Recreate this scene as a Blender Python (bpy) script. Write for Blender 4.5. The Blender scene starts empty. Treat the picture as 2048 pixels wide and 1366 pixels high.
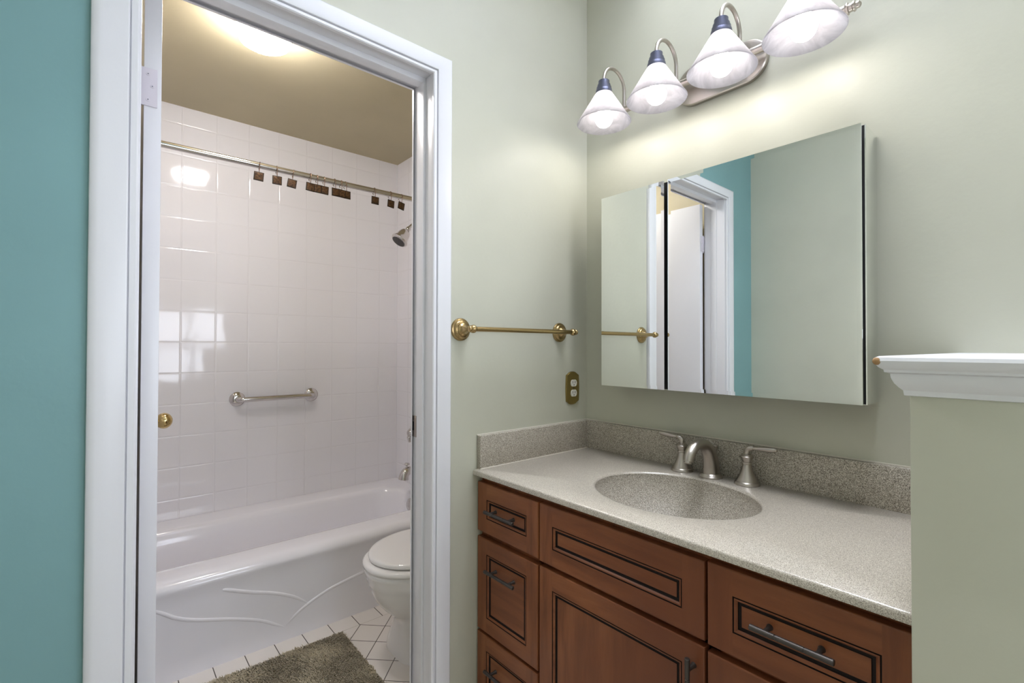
import bpy, bmesh, math, random
from mathutils import Vector, Matrix
random.seed(7)
R = math.radians
SC = bpy.context.scene
COL = SC.collection

# ------------------------------------------------------------------ camera
cam_data = bpy.data.cameras.new('camera')
cam = bpy.data.objects.new('camera', cam_data)
COL.objects.link(cam)
cam_data.sensor_fit = 'HORIZONTAL'
cam_data.sensor_width = 36.0
cam_data.lens = 958.28 * 36.0 / 2048.0
cam_data.clip_start = 0.02
rt = Vector((0.75913770, -0.65092574, 0.00237349)).normalized()
fw = Vector((0.65086315, 0.75910689, 0.01157127)).normalized()
up = rt.cross(fw).normalized()
mw = Matrix((rt, up, -fw)).transposed().to_4x4()
mw.translation = Vector((-1.4856, -1.27, 1.22))
cam.matrix_world = mw
SC.camera = cam

# ------------------------------------------------------------------ world, light, exposure
SC.view_settings.view_transform = 'Standard'
SC.view_settings.look = 'None'
SC.view_settings.gamma = 1.0
SC.view_settings.exposure = -0.06
SC.view_settings.use_curve_mapping = False
SC.cycles.use_denoising = True
SC.cycles.max_bounces = 14
SC.cycles.diffuse_bounces = 8
SC.cycles.glossy_bounces = 8
SC.cycles.transmission_bounces = 8
SC.cycles.sample_clamp_indirect = 6.0
SC.cycles.caustics_reflective = False
SC.cycles.caustics_refractive = False

W = bpy.data.worlds.new('daylight'); SC.world = W; W.use_nodes = True
W.node_tree.nodes['Background'].inputs[0].default_value = (0.75, 0.87, 1.0, 1)
W.node_tree.nodes['Background'].inputs[1].default_value = 1.0

BULB_L = 34.0       # vanity bulbs
BULB_C = (1.0, 0.94, 0.89)
CEIL_L = 98.0       # bathroom ceiling light
CEIL_C = (1.0, 0.95, 0.93)

def area_light(name, loc, rot, sx, sy, power, color):
    d = bpy.data.lights.new(name, 'AREA'); d.shape = 'RECTANGLE'; d.size = sx; d.size_y = sy
    d.energy = power; d.color = color
    o = bpy.data.objects.new(name, d); COL.objects.link(o); o.location = loc; o.rotation_euler = rot
    return o
# daylight of the sky outside the room's window (behind the camera)
area_light('window_daylight', (-0.575, -3.24, 1.24), (R(90), 0, 0), 1.1, 1.1, 37.0, (0.84, 0.89, 1.0))
area_light('side_fill_light', (0.16, -2.2, 1.65), (0, R(90), 0), 1.3, 1.5, 43.0, (0.82, 0.89, 1.0))  # fill light behind the added side window
area_light('overhead_fill_light', (-0.50, -0.86, 4.38), (0, 0, 0), 0.92, 0.96, 98.0, (0.90, 0.94, 1.0))  # fill light on top of the added skylight shaft, brightens counter and walls

# ------------------------------------------------------------------ mesh helpers
class B:
    def __init__(s):
        s.bm = bmesh.new()
    def faces(s, vs, fs, mi=0, smooth=True):
        v = [s.bm.verts.new(p) for p in vs]
        for f in fs:
            try:
                q = s.bm.faces.new([v[i] for i in f]); q.material_index = mi; q.smooth = smooth
            except ValueError:
                pass
        return s
    def box(s, x0, x1, y0, y1, z0, z1, bev=0.0, mi=0, seg=2):
        t = bmesh.new()
        bmesh.ops.create_cube(t, size=1.0)
        for v in t.verts:
            v.co = Vector(((x0+x1)/2 + v.co.x*(x1-x0), (y0+y1)/2 + v.co.y*(y1-y0), (z0+z1)/2 + v.co.z*(z1-z0)))
        if bev > 0:
            bmesh.ops.bevel(t, geom=list(t.edges), offset=bev, segments=seg, profile=0.6, affect='EDGES')
        bmesh.ops.recalc_face_normals(t, faces=t.faces)
        for f in t.faces: f.material_index = mi; f.smooth = True
        me = bpy.data.meshes.new('tmp'); t.to_mesh(me); t.free()
        s.bm.from_mesh(me); bpy.data.meshes.remove(me)
        return s
    def loft(s, rings, mi=0, cap0=False, cap1=False, closed=True, mis=None):
        n = len(rings[0]); V = [[s.bm.verts.new(p) for p in r] for r in rings]
        m = n if closed else n-1
        for k in range(len(rings)-1):
            for i in range(m):
                j = (i+1) % n
                try:
                    f = s.bm.faces.new((V[k][i], V[k][j], V[k+1][j], V[k+1][i]))
                    f.material_index = mis[k] if mis else mi; f.smooth = True
                except ValueError: pass
        for c, ring in ((cap0, V[0]), (cap1, V[-1])):
            if c:
                try:
                    f = s.bm.faces.new(ring if ring is V[-1] else ring[::-1]); f.material_index = mi if not mis else (mis[-1] if ring is V[-1] else mis[0]); f.smooth = True
                except ValueError: pass
        return s
    def lathe(s, prof, o=(0,0,0), axis=(0,0,1), n=32, mi=0, sx=1.0, sy=1.0, cap0=True, cap1=True):
        q = Vector((0,0,1)).rotation_difference(Vector(axis).normalized())
        rings = []
        for r, h in prof:
            rings.append([Vector(o) + q @ Vector((sx*r*math.cos(2*math.pi*i/n), sy*r*math.sin(2*math.pi*i/n), h)) for i in range(n)])
        return s.loft(rings, mi, cap0 and prof[0][0] > 1e-6, cap1 and prof[-1][0] > 1e-6)
    def tube(s, pts, rad, n=14, mi=0, cap=True, flat=None):
        P = [Vector(p) for p in pts]
        rs = rad if isinstance(rad, (list, tuple)) else [rad]*len(P)
        tan = []
        for i in range(len(P)):
            a = P[max(i-1, 0)]; b = P[min(i+1, len(P)-1)]
            tan.append((b-a).normalized())
        ref = Vector((0,0,1)) if abs(tan[0].z) < 0.9 else Vector((1,0,0))
        nrm = (ref - tan[0]*ref.dot(tan[0])).normalized()
        rings = []
        for i, p in enumerate(P):
            nrm = (nrm - tan[i]*nrm.dot(tan[i])).normalized()
            bn = tan[i].cross(nrm)
            r = rs[i]; ra, rb = (r if isinstance(r, (list, tuple)) else (r, r))
            rings.append([p + nrm*(ra*math.cos(2*math.pi*k/n)) + bn*(rb*math.sin(2*math.pi*k/n)) for k in range(n)])
        return s.loft(rings, mi, cap, cap)
    def sphere(s, c, r, n=24, m=14, mi=0, sz=1.0):
        prof = [(r*math.sin(math.pi*k/m), -r*sz*math.cos(math.pi*k/m)) for k in range(m+1)]
        prof[0] = (1e-5, prof[0][1]); prof[-1] = (1e-5, prof[-1][1])
        return s.lathe(prof, c, (0,0,1), n, mi)
    def build(s, name, mats, parent=None, sharp=35, origin=None):
        bmesh.ops.recalc_face_normals(s.bm, faces=s.bm.faces)
        root = parent
        off = Vector((0,0,0))
        if parent is not None:
            p = parent
            while p is not None:
                off += p.location; p = p.parent
        if origin is not None:
            off = Vector(origin)
        bmesh.ops.translate(s.bm, verts=s.bm.verts, vec=-off)
        me = bpy.data.meshes.new(name); s.bm.to_mesh(me); s.bm.free()
        if not isinstance(mats, (list, tuple)): mats = [mats]
        for m in mats: me.materials.append(m)
        me.set_sharp_from_angle(angle=R(sharp))
        o = bpy.data.objects.new(name, me); COL.objects.link(o)
        if parent is not None: o.parent = parent
        elif origin is not None: o.location = origin
        return o

def tag(o, label=None, cat=None, group=None, kind=None):
    if label: o['label'] = label
    if cat: o['category'] = cat
    if group: o['group'] = group
    if kind: o['kind'] = kind
    return o
def thing(name, loc, label, cat, group=None, kind=None):
    o = bpy.data.objects.new(name, None); COL.objects.link(o)
    o.location = loc; o.empty_display_size = 0.05
    return tag(o, label, cat, group, kind)
def rrect(x0, x1, y0, y1, r, z, n=10):
    pts = []
    for cx, cy, a0 in ((x1-r, y1-r, 0), (x0+r, y1-r, 90), (x0+r, y0+r, 180), (x1-r, y0+r, 270)):
        for k in range(n):
            a = R(a0 + 90.0*k/(n-1)); pts.append((cx+r*math.cos(a), cy+r*math.sin(a), z))
    return pts
def oval(cx, cy, rx, ry, z, n=48, e=2.0):
    pts = []
    for k in range(n):
        a = 2*math.pi*k/n; c, s_ = math.cos(a), math.sin(a)
        pts.append((cx + rx*math.copysign(abs(c)**(2/e), c), cy + ry*math.copysign(abs(s_)**(2/e), s_), z))
    return pts
def arc(c, r, a0, a1, n, f):
    return [f(c, r, R(a0 + (a1-a0)*k/(n-1))) for k in range(n)]
def spline(pts, n=8):
    P = [Vector(p) for p in pts]; out = []
    for i in range(len(P)-1):
        p0 = P[max(i-1,0)]; p1 = P[i]; p2 = P[i+1]; p3 = P[min(i+2, len(P)-1)]
        for k in range(n):
            t = k/n
            out.append(0.5*((2*p1) + (p2-p0)*t + (2*p0-5*p1+4*p2-p3)*t*t + (3*p1-p0-3*p2+p3)*t**3))
    out.append(P[-1]); return out

# ------------------------------------------------------------------ material helpers
def newmat(name):
    m = bpy.data.materials.new(name); m.use_nodes = True
    nt = m.node_tree; b = nt.nodes['Principled BSDF']
    return m, nt, b
def mth(nt, op, a, b=None, c=None):
    n = nt.nodes.new('ShaderNodeMath'); n.operation = op
    for i, v in enumerate((a, b, c)):
        if v is None: continue
        if isinstance(v, (int, float)): n.inputs[i].default_value = v
        else: nt.links.new(v, n.inputs[i])
    return n.outputs[0]
def pos(nt):
    g = nt.nodes.new('ShaderNodeNewGeometry'); s = nt.nodes.new('ShaderNodeSeparateXYZ')
    nt.links.new(g.outputs['Position'], s.inputs[0]); return g.outputs['Position'], s.outputs
def noise(nt, scale, detail=2.0, vec=None, rough=0.5, dist=0.0):
    n = nt.nodes.new('ShaderNodeTexNoise'); n.inputs['Scale'].default_value = scale
    n.inputs['Detail'].default_value = detail; n.inputs['Roughness'].default_value = rough
    n.inputs['Distortion'].default_value = dist
    if vec is not None: nt.links.new(vec, n.inputs['Vector'])
    return n.outputs['Fac']
def vscale(nt, vec, s):
    n = nt.nodes.new('ShaderNodeVectorMath'); n.operation = 'MULTIPLY'; n.inputs[1].default_value = s
    nt.links.new(vec, n.inputs[0]); return n.outputs[0]
def ramp(nt, fac, stops):
    r = nt.nodes.new('ShaderNodeValToRGB'); nt.links.new(fac, r.inputs[0])
    e = r.color_ramp.elements
    while len(e) < len(stops): e.new(0.5)
    for k, (p, c) in enumerate(stops):
        e[k].position = p; e[k].color = (*c, 1)
    return r.outputs[0]
def mix(nt, fac, a, b):
    n = nt.nodes.new('ShaderNodeMix'); n.data_type = 'RGBA'
    if isinstance(fac, (int, float)): n.inputs[0].default_value = fac
    else: nt.links.new(fac, n.inputs[0])
    for i, v in ((6, a), (7, b)):
        if isinstance(v, tuple): n.inputs[i].default_value = (*v, 1)
        else: nt.links.new(v, n.inputs[i])
    return n.outputs[2]
def bump(nt, b, h, dist, strength=1.0):
    n = nt.nodes.new('ShaderNodeBump'); n.inputs['Distance'].default_value = dist; n.inputs['Strength'].default_value = strength
    nt.links.new(h, n.inputs['Height']); nt.links.new(n.outputs[0], b.inputs['Normal'])
def simple(name, col, rough=0.5, metal=0.0, spec=0.5, coat=0.0):
    m, nt, b = newmat(name)
    b.inputs['Base Color'].default_value = (*col, 1); b.inputs['Roughness'].default_value = rough
    b.inputs['Metallic'].default_value = metal; b.inputs['Specular IOR Level'].default_value = spec
    b.inputs['Coat Weight'].default_value = coat; b.inputs['Coat Roughness'].default_value = 0.05
    return m
def paint(name, col, rough=0.42, amp=0.0012, var=0.04):
    m, nt, b = newmat(name); p, _ = pos(nt)
    f = noise(nt, 3.0, 3.0, p)
    lo = tuple(c*(1-var) for c in col); hi = tuple(min(1, c*(1+var)) for c in col)
    nt.links.new(ramp(nt, f, [(0.3, lo), (0.7, hi)]), b.inputs['Base Color'])
    b.inputs['Roughness'].default_value = rough; b.inputs['Specular IOR Level'].default_value = 0.4
    bump(nt, b, noise(nt, 55.0, 3.0, p), amp, 0.35)
    return m
def emit(name, col, strength):
    m = bpy.data.materials.new(name); m.use_nodes = True; nt = m.node_tree
    nt.nodes.remove(nt.nodes['Principled BSDF'])
    e = nt.nodes.new('ShaderNodeEmission'); e.inputs[0].default_value = (*col, 1); e.inputs[1].default_value = strength
    nt.links.new(e.outputs[0], nt.nodes['Material Output'].inputs[0]); return m
def joint(nt, u, off, size):
    q = mth(nt, 'DIVIDE', mth(nt, 'SUBTRACT', u, off), size)
    f = mth(nt, 'FRACT', mth(nt, 'ADD', q, 0.5))
    return mth(nt, 'MULTIPLY', mth(nt, 'ABSOLUTE', mth(nt, 'SUBTRACT', f, 0.5)), size)
def smooth(nt, v, a, b):
    n = nt.nodes.new('ShaderNodeMapRange'); n.interpolation_type = 'SMOOTHSTEP'
    nt.links.new(v, n.inputs[0]); n.inputs[1].default_value = a; n.inputs[2].default_value = b
    return n.outputs[0]

SAGE = paint('sage_paint', (0.52, 0.519, 0.43))
SAGE_COOL_LIT = paint('sage_paint_cool_lit', (0.195, 0.355, 0.365))  # wall paint with the cool daylight cast put into its colour
TAN = paint('tan_paint', (0.44, 0.385, 0.255), 0.5)
WHITE_TRIM = paint('white_trim_paint', (0.73, 0.73, 0.765), 0.28, 0.0006, 0.015)
WHITE_CEIL = paint('white_ceiling_paint', (0.80, 0.79, 0.77), 0.7)
PORCELAIN = simple('white_porcelain', (0.80, 0.785, 0.775), 0.06, 0, 0.5, 0.3)
ACRYLIC = simple('white_tub_enamel', (0.83, 0.82, 0.86), 0.10, 0, 0.5, 0.2)
CHROME = simple('chrome', (0.62, 0.59, 0.57), 0.10, 1.0)
NICKEL = simple('brushed_nickel', (0.47, 0.43, 0.39), 0.30, 1.0)
BRASS = simple('antique_brass', (0.42, 0.30, 0.145), 0.24, 1.0)
BRASS_DULL = simple('dull_brass', (0.30, 0.22, 0.075), 0.34, 0.85)
POLISHED_BRASS = simple('polished_brass', (0.60, 0.45, 0.21), 0.14, 1.0)
PEWTER = simple('dark_pewter', (0.085, 0.075, 0.07), 0.42, 0.8)
GUNMETAL = simple('dark_socket_metal', (0.16, 0.17, 0.24), 0.30, 0.9)
BRONZE = simple('dark_bronze', (0.030, 0.020, 0.014), 0.4, 0.5)
BLACK = simple('black_gap', (0.012, 0.012, 0.014), 0.6)
DARKSTEEL = simple('dark_steel', (0.10, 0.11, 0.14), 0.25, 1.0)
MIRROR = simple('mirror_silver', (0.90, 0.92, 0.90), 0.0, 1.0)
GLAZE = simple('dark_glaze', (0.012, 0.007, 0.006), 0.6, 0, 0.2)
OUTLETW = simple('cream_plastic', (0.75, 0.72, 0.64), 0.35)
CAULK = simple('white_caulk', (0.72, 0.68, 0.60), 0.45)
RAWWOOD = simple('bare_wood', (0.33, 0.19, 0.08), 0.7)
CARPET = paint('beige_carpet', (0.42, 0.38, 0.32), 0.9, 0.004)

def make_wood(name, axis):
    m, nt, b = newmat(name); p, _ = pos(nt)
    sc = {'y': (9.0, 1.1, 9.0), 'z': (9.0, 9.0, 1.0)}[axis]
    v = vscale(nt, p, sc)
    f1 = noise(nt, 3.2, 5.0, v, 0.6, 0.4)
    f2 = noise(nt, 2.3, 2.0, p, 0.5)
    c = ramp(nt, f1, [(0.25, (0.135, 0.041, 0.015)), (0.5, (0.235, 0.077, 0.027)), (0.75, (0.32, 0.115, 0.042))])
    c2 = mix(nt, ramp(nt, f2, [(0.38, (0, 0, 0)), (0.72, (1, 1, 1))]), c, (0.155, 0.045, 0.018))
    nt.links.new(c2, b.inputs['Base Color'])
    b.inputs['Roughness'].default_value = 0.40; b.inputs['Specular IOR Level'].default_value = 0.35; b.inputs['Coat Weight'].default_value = 0.12
    b.inputs['Coat Roughness'].default_value = 0.25
    bump(nt, b, f1, 0.0006, 0.3)
    return m
WOOD_H = make_wood('stained_maple_horizontal', 'y')
WOOD_V = make_wood('stained_maple_vertical', 'z')

def make_stone(name, stops, scale, rough, spec, coat):
    m, nt, b = newmat(name); p, _ = pos(nt)
    f = noise(nt, scale, 1.0, p, 0.6)
    g = noise(nt, 900.0, 0.0, vscale(nt, p, (1.0, 1.1, 0.9)))
    c = ramp(nt, f, stops)
    c = mix(nt, smooth(nt, g, 0.66, 0.74), c, (0.72, 0.69, 0.62))
    nt.links.new(c, b.inputs['Base Color'])
    b.inputs['Roughness'].default_value = rough; b.inputs['Specular IOR Level'].default_value = spec
    b.inputs['Coat Weight'].default_value = coat; b.inputs['Coat Roughness'].default_value = 0.18
    return m
STONE = make_stone('polished_speckled_stone', [(0.30, (0.18, 0.152, 0.122)), (0.45, (0.40, 0.355, 0.298)), (0.58, (0.52, 0.468, 0.395)), (0.72, (0.72, 0.675, 0.60))], 640.0, 0.30, 0.75, 0.5)
HONED = make_stone('honed_speckled_stone', [(0.30, (0.07, 0.057, 0.044)), (0.44, (0.285, 0.25, 0.205)), (0.57, (0.41, 0.365, 0.305)), (0.70, (0.72, 0.68, 0.60))], 540.0, 0.5, 0.4, 0.0)

def make_walltile(name, axis, uoff):
    m, nt, b = newmat(name); p, s = pos(nt)
    d = mth(nt, 'MINIMUM', joint(nt, s[axis], uoff, 0.151), joint(nt, s[2], 0.459, 0.1564))
    h = smooth(nt, d, 0.0006, 0.0055)
    wob = noise(nt, 9.0, 1.0, p)
    nt.links.new(mix(nt, smooth(nt, d, 0.0008, 0.0020), (0.78, 0.765, 0.79), (0.81, 0.795, 0.825)), b.inputs['Base Color'])
    b.inputs['Roughness'].default_value = 0.07; b.inputs['Specular IOR Level'].default_value = 0.55
    b1 = nt.nodes.new('ShaderNodeBump'); b1.inputs['Distance'].default_value = 0.0012; b1.inputs['Strength'].default_value = 0.7
    nt.links.new(h, b1.inputs['Height'])
    b2 = nt.nodes.new('ShaderNodeBump'); b2.inputs['Distance'].default_value = 0.004; b2.inputs['Strength'].default_value = 0.25
    nt.links.new(wob, b2.inputs['Height']); nt.links.new(b1.outputs[0], b2.inputs['Normal'])
    nt.links.new(b2.outputs[0], b.inputs['Normal'])
    return m
TILE_X = make_walltile('white_wall_tile_long', 0, -0.127)
TILE_Y = make_walltile('white_wall_tile_end', 1, 1.635)

def make_floortile():
    m, nt, b = newmat('white_floor_tile'); p, s = pos(nt)
    x, y = s[0], s[1]
    du = joint(nt, mth(nt, 'SUBTRACT', x, y), -1.2215, 0.1580)
    dv = joint(nt, mth(nt, 'ADD', x, y), 0.0, 0.1580)
    diag = mth(nt, 'MULTIPLY', mth(nt, 'MINIMUM', du, dv), 0.7071)
    bx = joint(nt, x, -0.5046, 0.108)
    edge = mth(nt, 'ABSOLUTE', mth(nt, 'SUBTRACT', y, 0.7709))
    isb = mth(nt, 'GREATER_THAN', y, 0.7709)
    d = mth(nt, 'ADD', mth(nt, 'MULTIPLY', isb, bx), mth(nt, 'MULTIPLY', mth(nt, 'SUBTRACT', 1.0, isb), diag))
    line = smooth(nt, d, 0.0011, 0.0020)
    thin = smooth(nt, edge, 0.0004, 0.0010)
    c = mix(nt, line, (0.085, 0.07, 0.06), (0.76, 0.715, 0.675))
    c = mix(nt, thin, (0.40, 0.35, 0.30), c)
    nt.links.new(c, b.inputs['Base Color'])
    b.inputs['Roughness'].default_value = 0.18
    bump(nt, b, mth(nt, 'MINIMUM', line, thin), 0.0012, 0.6)
    return m
FLOORTILE = make_floortile()

def make_shade():
    m = bpy.data.materials.new('alabaster_glass'); m.use_nodes = True; nt = m.node_tree
    b = nt.nodes['Principled BSDF']; p, _ = pos(nt)
    f = noise(nt, 14.0, 3.0, p, 0.6, 2.2)
    c = ramp(nt, f, [(0.35, (0.44, 0.43, 0.45)), (0.65, (0.56, 0.55, 0.57))])
    nt.links.new(c, b.inputs['Base Color']); b.inputs['Roughness'].default_value = 0.18
    t = nt.nodes.new('ShaderNodeBsdfTranslucent'); nt.links.new(c, t.inputs[0])
    mx = nt.nodes.new('ShaderNodeMixShader'); mx.inputs[0].default_value = 0.82
    nt.links.new(b.outputs[0], mx.inputs[1]); nt.links.new(t.outputs[0], mx.inputs[2])
    nt.links.new(mx.outputs[0], nt.nodes['Material Output'].inputs[0])
    return m
SHADE = make_shade()
HINGEP = paint('worn_painted_metal', (0.66, 0.62, 0.68), 0.35, 0.0004, 0.12)
BULB = emit('lit_bulb', BULB_C, BULB_L)
DIFFUSER = emit('lit_diffuser', CEIL_C, CEIL_L)

# ------------------------------------------------------------------ the setting
def struct(name, b, m, label=None, cat=None, parent=None):
    o = b.build(name, m, parent)
    if parent is None: tag(o, label, cat, kind='structure')
    return o
ZC = 2.80; ZB = 2.427; YS = -3.10; XW = -1.766; TY = 1.635; TX = -1.53
struct('wall_north', B().box(-0.702, 0.0, 0.0, 0.115, 0, ZC).box(-1.15, -0.702, 0.0, 0.115, 2.084, ZC), SAGE,
       'sage green wall around the right side and top of the doorway', 'wall')
struct('wall_north_left', B().box(XW-0.1, -1.4395, 0.0, 0.115, 0, ZC).box(-1.4395, -1.15, 0.0, 0.115, 2.084, ZC), SAGE_COOL_LIT, 'sage wall left of the white door casing, cool daylight tinted into its colour', 'wall')
struct('wall_east', B().box(0.0, 0.1, -1.50, 0.115, 0, ZC).box(0.0, 0.1, YS-0.1, -2.90, 0, ZC).box(0.0, 0.1, -2.90, -1.50, 0, 1.05).box(0.0, 0.1, -2.90, -1.50, 2.25, ZC), SAGE, 'sage green wall behind the vanity and mirror', 'wall')
struct('wall_west', B().box(XW-0.1, XW, YS-0.1, 0.0, 0, ZC), SAGE, 'sage green wall opposite the mirror', 'wall')
WX0, WX1, WZ0, WZ1 = -1.05, -0.10, 0.76, 1.72
struct('wall_south', B().box(XW, WX0, YS-0.1, YS, 0, ZC).box(WX1, 0.0, YS-0.1, YS, 0, ZC)
       .box(WX0, WX1, YS-0.1, YS, 0, WZ0).box(WX0, WX1, YS-0.1, YS, WZ1, ZC), SAGE, 'sage green wall holding the window', 'wall')
KX0, KX1, KY0, KY1 = -0.98, -0.02, -1.36, -0.36
struct('ceiling', B().box(XW-0.1, KX0, YS-0.1, 0.115, ZC, ZC+0.1).box(KX1, 0.1, YS-0.1, 0.115, ZC, ZC+0.1).box(KX0, KX1, YS-0.1, KY0, ZC, ZC+0.1).box(KX0, KX1, KY1, 0.115, ZC, ZC+0.1), WHITE_CEIL, 'white ceiling over the vanity area', 'ceiling')
struct('floor', B().box(XW-0.1, 0.1, YS-0.1, 0.03, -0.1, 0.0), CARPET, 'beige floor of the vanity area', 'floor')
struct('floor_bathroom', B().box(TX-0.1, 0.1, 0.03, TY+0.1, -0.1, 0.0), FLOORTILE, 'white tile floor with dark diagonal grout lines', 'floor')
struct('ceiling_bathroom', B().box(TX-0.1, 0.1, 0.115, TY+0.1, ZB, ZB+0.1), TAN, 'tan painted ceiling of the bathroom', 'ceiling')
struct('wall_bathroom_north', B().box(TX, 0.0, TY, TY+0.1, 0, ZB), TILE_X, 'white tiled wall along the bathtub', 'wall')
struct('wall_bathroom_east_tiled', B().box(0.0, 0.1, 0.85, TY+0.1, 0, ZB), TILE_Y, 'white tiled wall at the shower head end', 'wall')
struct('wall_bathroom_east', B().box(0.0, 0.1, 0.115, 0.85, 0, ZB), TAN, 'tan wall behind the toilet', 'wall')
struct('wall_bathroom_west', B().box(TX-0.1, TX, 0.115, 0.85, 0, ZB), TAN, 'tan wall behind the open door', 'wall')
struct('wall_bathroom_west_tiled', B().box(TX-0.1, TX, 0.85, TY+0.1, 0, ZB), TILE_Y, 'white tiled wall at the left tub end', 'wall')

# half wall with moulded cap, right of the vanity
PX, PY0, PY1 = -0.674, -1.256, -1.1305
struct('wall_half', B().box(PX, 0.0, PY0, PY1, 0, 1.16, 0.004), SAGE, 'sage green half wall at the right end of the vanity', 'wall')
capb = B()
prof = [(0.0, 1.1565), (0.0045, 1.1575), (0.0055, 1.1640), (0.0095, 1.1680), (0.0135, 1.1735), (0.0160, 1.1795), (0.0168, 1.1835),
        (0.0168, 1.1862), (0.0222, 1.1880), (0.0228, 1.1912), (0.0275, 1.1945), (0.0300, 1.1985), (0.0318, 1.2030), (0.0300, 1.2075), (0.0265, 1.2092)]
rings = []
for o_, z in prof:
    rings.append([(0.0, PY1+o_, z), (PX-o_, PY1+o_, z), (PX-o_, PY0-o_, z), (0.0, PY0-o_, z)])
capb.loft(rings, 0, True, True)
cap = struct('trim_1', capb, WHITE_TRIM, 'white moulded cap on top of the half wall', 'trim')
cb = B(); cb.sphere((PX-0.0285, PY1+0.0285, 1.2025), 0.0052, 12, 8)
cb.build('bare_wood_chip', RAWWOOD, cap)

# door casing (mitred profile), jamb, stop
cas = B()
def casing(bd, ysgn, y0):
    L0, L1, r0, r1, t0, t1 = -1.4305, -1.5075, -0.7215, -0.6560, 2.0575, 2.1185
    pr = [(0.0, 0.0), (0.0, 0.009), (0.04, 0.0115), (0.12, 0.0115), (0.17, 0.0105), (0.185, 0.0060), (0.20, 0.0060), (0.215, 0.0145),
          (0.26, 0.0160), (0.80, 0.0160), (0.93, 0.0150), (0.985, 0.0115), (1.0, 0.007), (1.0, 0.0)]
    rings = []
    for (u, t) in pr:
        xl = L0+(L1-L0)*u; xr = r0+(r1-r0)*u; zt = t0+(t1-t0)*u; y = y0 + ysgn*t
        rings.append([(xl, y, 0.0), (xl, y, zt), (xr, y, zt), (xr, y, 0.0)])
    bd.loft(rings, 0, closed=False)
    return bd
casing(cas, -1, 0.0)
struct('trim_2', cas, WHITE_TRIM, 'white painted casing around the doorway', 'trim')
struct('trim_3', casing(B(), 1, 0.115), WHITE_TRIM, 'white casing on the bathroom side of the doorway', 'trim')
jb = B()
JL, JR, JT = -1.4265, -0.7150, 2.066
jb.box(JL-0.012, JL, 0.001, 0.118, 0, JT+0.016, 0.001)
jb.box(JR, JR+0.0125, 0.001, 0.123, 0, JT+0.016, 0.001)
jb.box(JL, JR, 0.001, 0.120, JT, JT+0.0165, 0.001)
jb.box(JR-0.009, JR+0.001, 0.048, 0.084, 0, JT-0.010, 0.002)
jb.box(JL-0.001, JL+0.002, 0.048, 0.084, 0, JT-0.010, 0.002)
jb.box(JL, JR, 0.048, 0.084, JT-0.016, JT+0.002, 0.002)
jamb = struct('trim_4', jb, WHITE_TRIM, 'white door jamb with stop lining the doorway', 'trim')
sp = B()
sp.box(JR-0.0025, JR+0.001, 0.098, 0.1245, 0.930, 0.998, 0.0008)
lip = [(JR-0.0015, 0.1240), (JR-0.0030, 0.130), (JR-0.0010, 0.137), (JR+0.004, 0.142)]
for z0, z1 in ((0.938, 0.962),):
    sp.loft([[(x, y, z0), (x, y, z1), (x+0.0018, y, z1), (x+0.0018, y, z0)] for x, y in lip], 0, True, True)
plate = sp.build('strike_plate', NICKEL, jamb); tag(plate, 'metal strike plate')
hb = B(); hb.box(JR-0.0029, JR-0.0021, 0.110, 0.119, 0.951, 0.979); hb.build('latch_hole', BLACK, plate)

# door, swung fully open into the bathroom
DX0, DX1, DY0, DY1 = -1.4160, -1.3825, 0.1265, 0.8260
door = struct('door_1', B().box(DX0, DX1, DY0, DY1, 0.012, 2.052, 0.0015), WHITE_TRIM, 'white slab door swung open into the bathroom', 'door')
for z in (1.824, 0.27):
    h = B()
    h.box(-1.4285, -1.3905, 0.1235, 0.1268, z-0.0445, z+0.0445, 0.0008)
    h.tube([(-1.4250, 0.1300, z-0.0445+0.089*q/40) for q in range(41)], [0.0052 if q % 8 == 0 and 0 < q < 40 else 0.0066 for q in range(41)], 12)
    for e in (-1, 1): h.sphere((-1.4250, 0.1300, z+e*0.0475), 0.0052, 12, 8)
    for q in (-0.030, 0.003, 0.030):
        h.lathe([(0.0042, 0), (0.0040, 0.0012), (1e-5, 0.0014)], (-1.4085+(0.008 if q == 0.003 else 0), 0.1236, z+q), (0, -1, 0), 14)
    ho = h.build('hinge', HINGEP, door)
    s_ = B()
    for q in (-0.030, 0.003, 0.030):
        s_.lathe([(0.0014, 0), (1e-5, 0.0004)], (-1.4085+(0.008 if q == 0.003 else 0), 0.1223, z+q), (0, -1, 0), 8)
    s_.build('screw', DARKSTEEL, ho)
for sx, m in ((1, POLISHED_BRASS), (-1, BRONZE)):
    xo = DX1 if sx > 0 else DX0
    k = B()
    kx = 0.063 if sx > 0 else 0.040
    ball = [(0.0270*math.sin(R(t)), kx-0.0250*math.cos(R(t))) for t in range(24, 180, 12)] + [(1e-5, kx+0.0250)]
    k.lathe([(0.031, 0), (0.031, 0.003), (0.026, 0.007), (0.013, 0.010), (0.0105, 0.0135)] + ball, (xo, DY1-0.066, 0.964), (sx, 0, 0), 32)
    k.build('door_knob', m, door)

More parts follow.
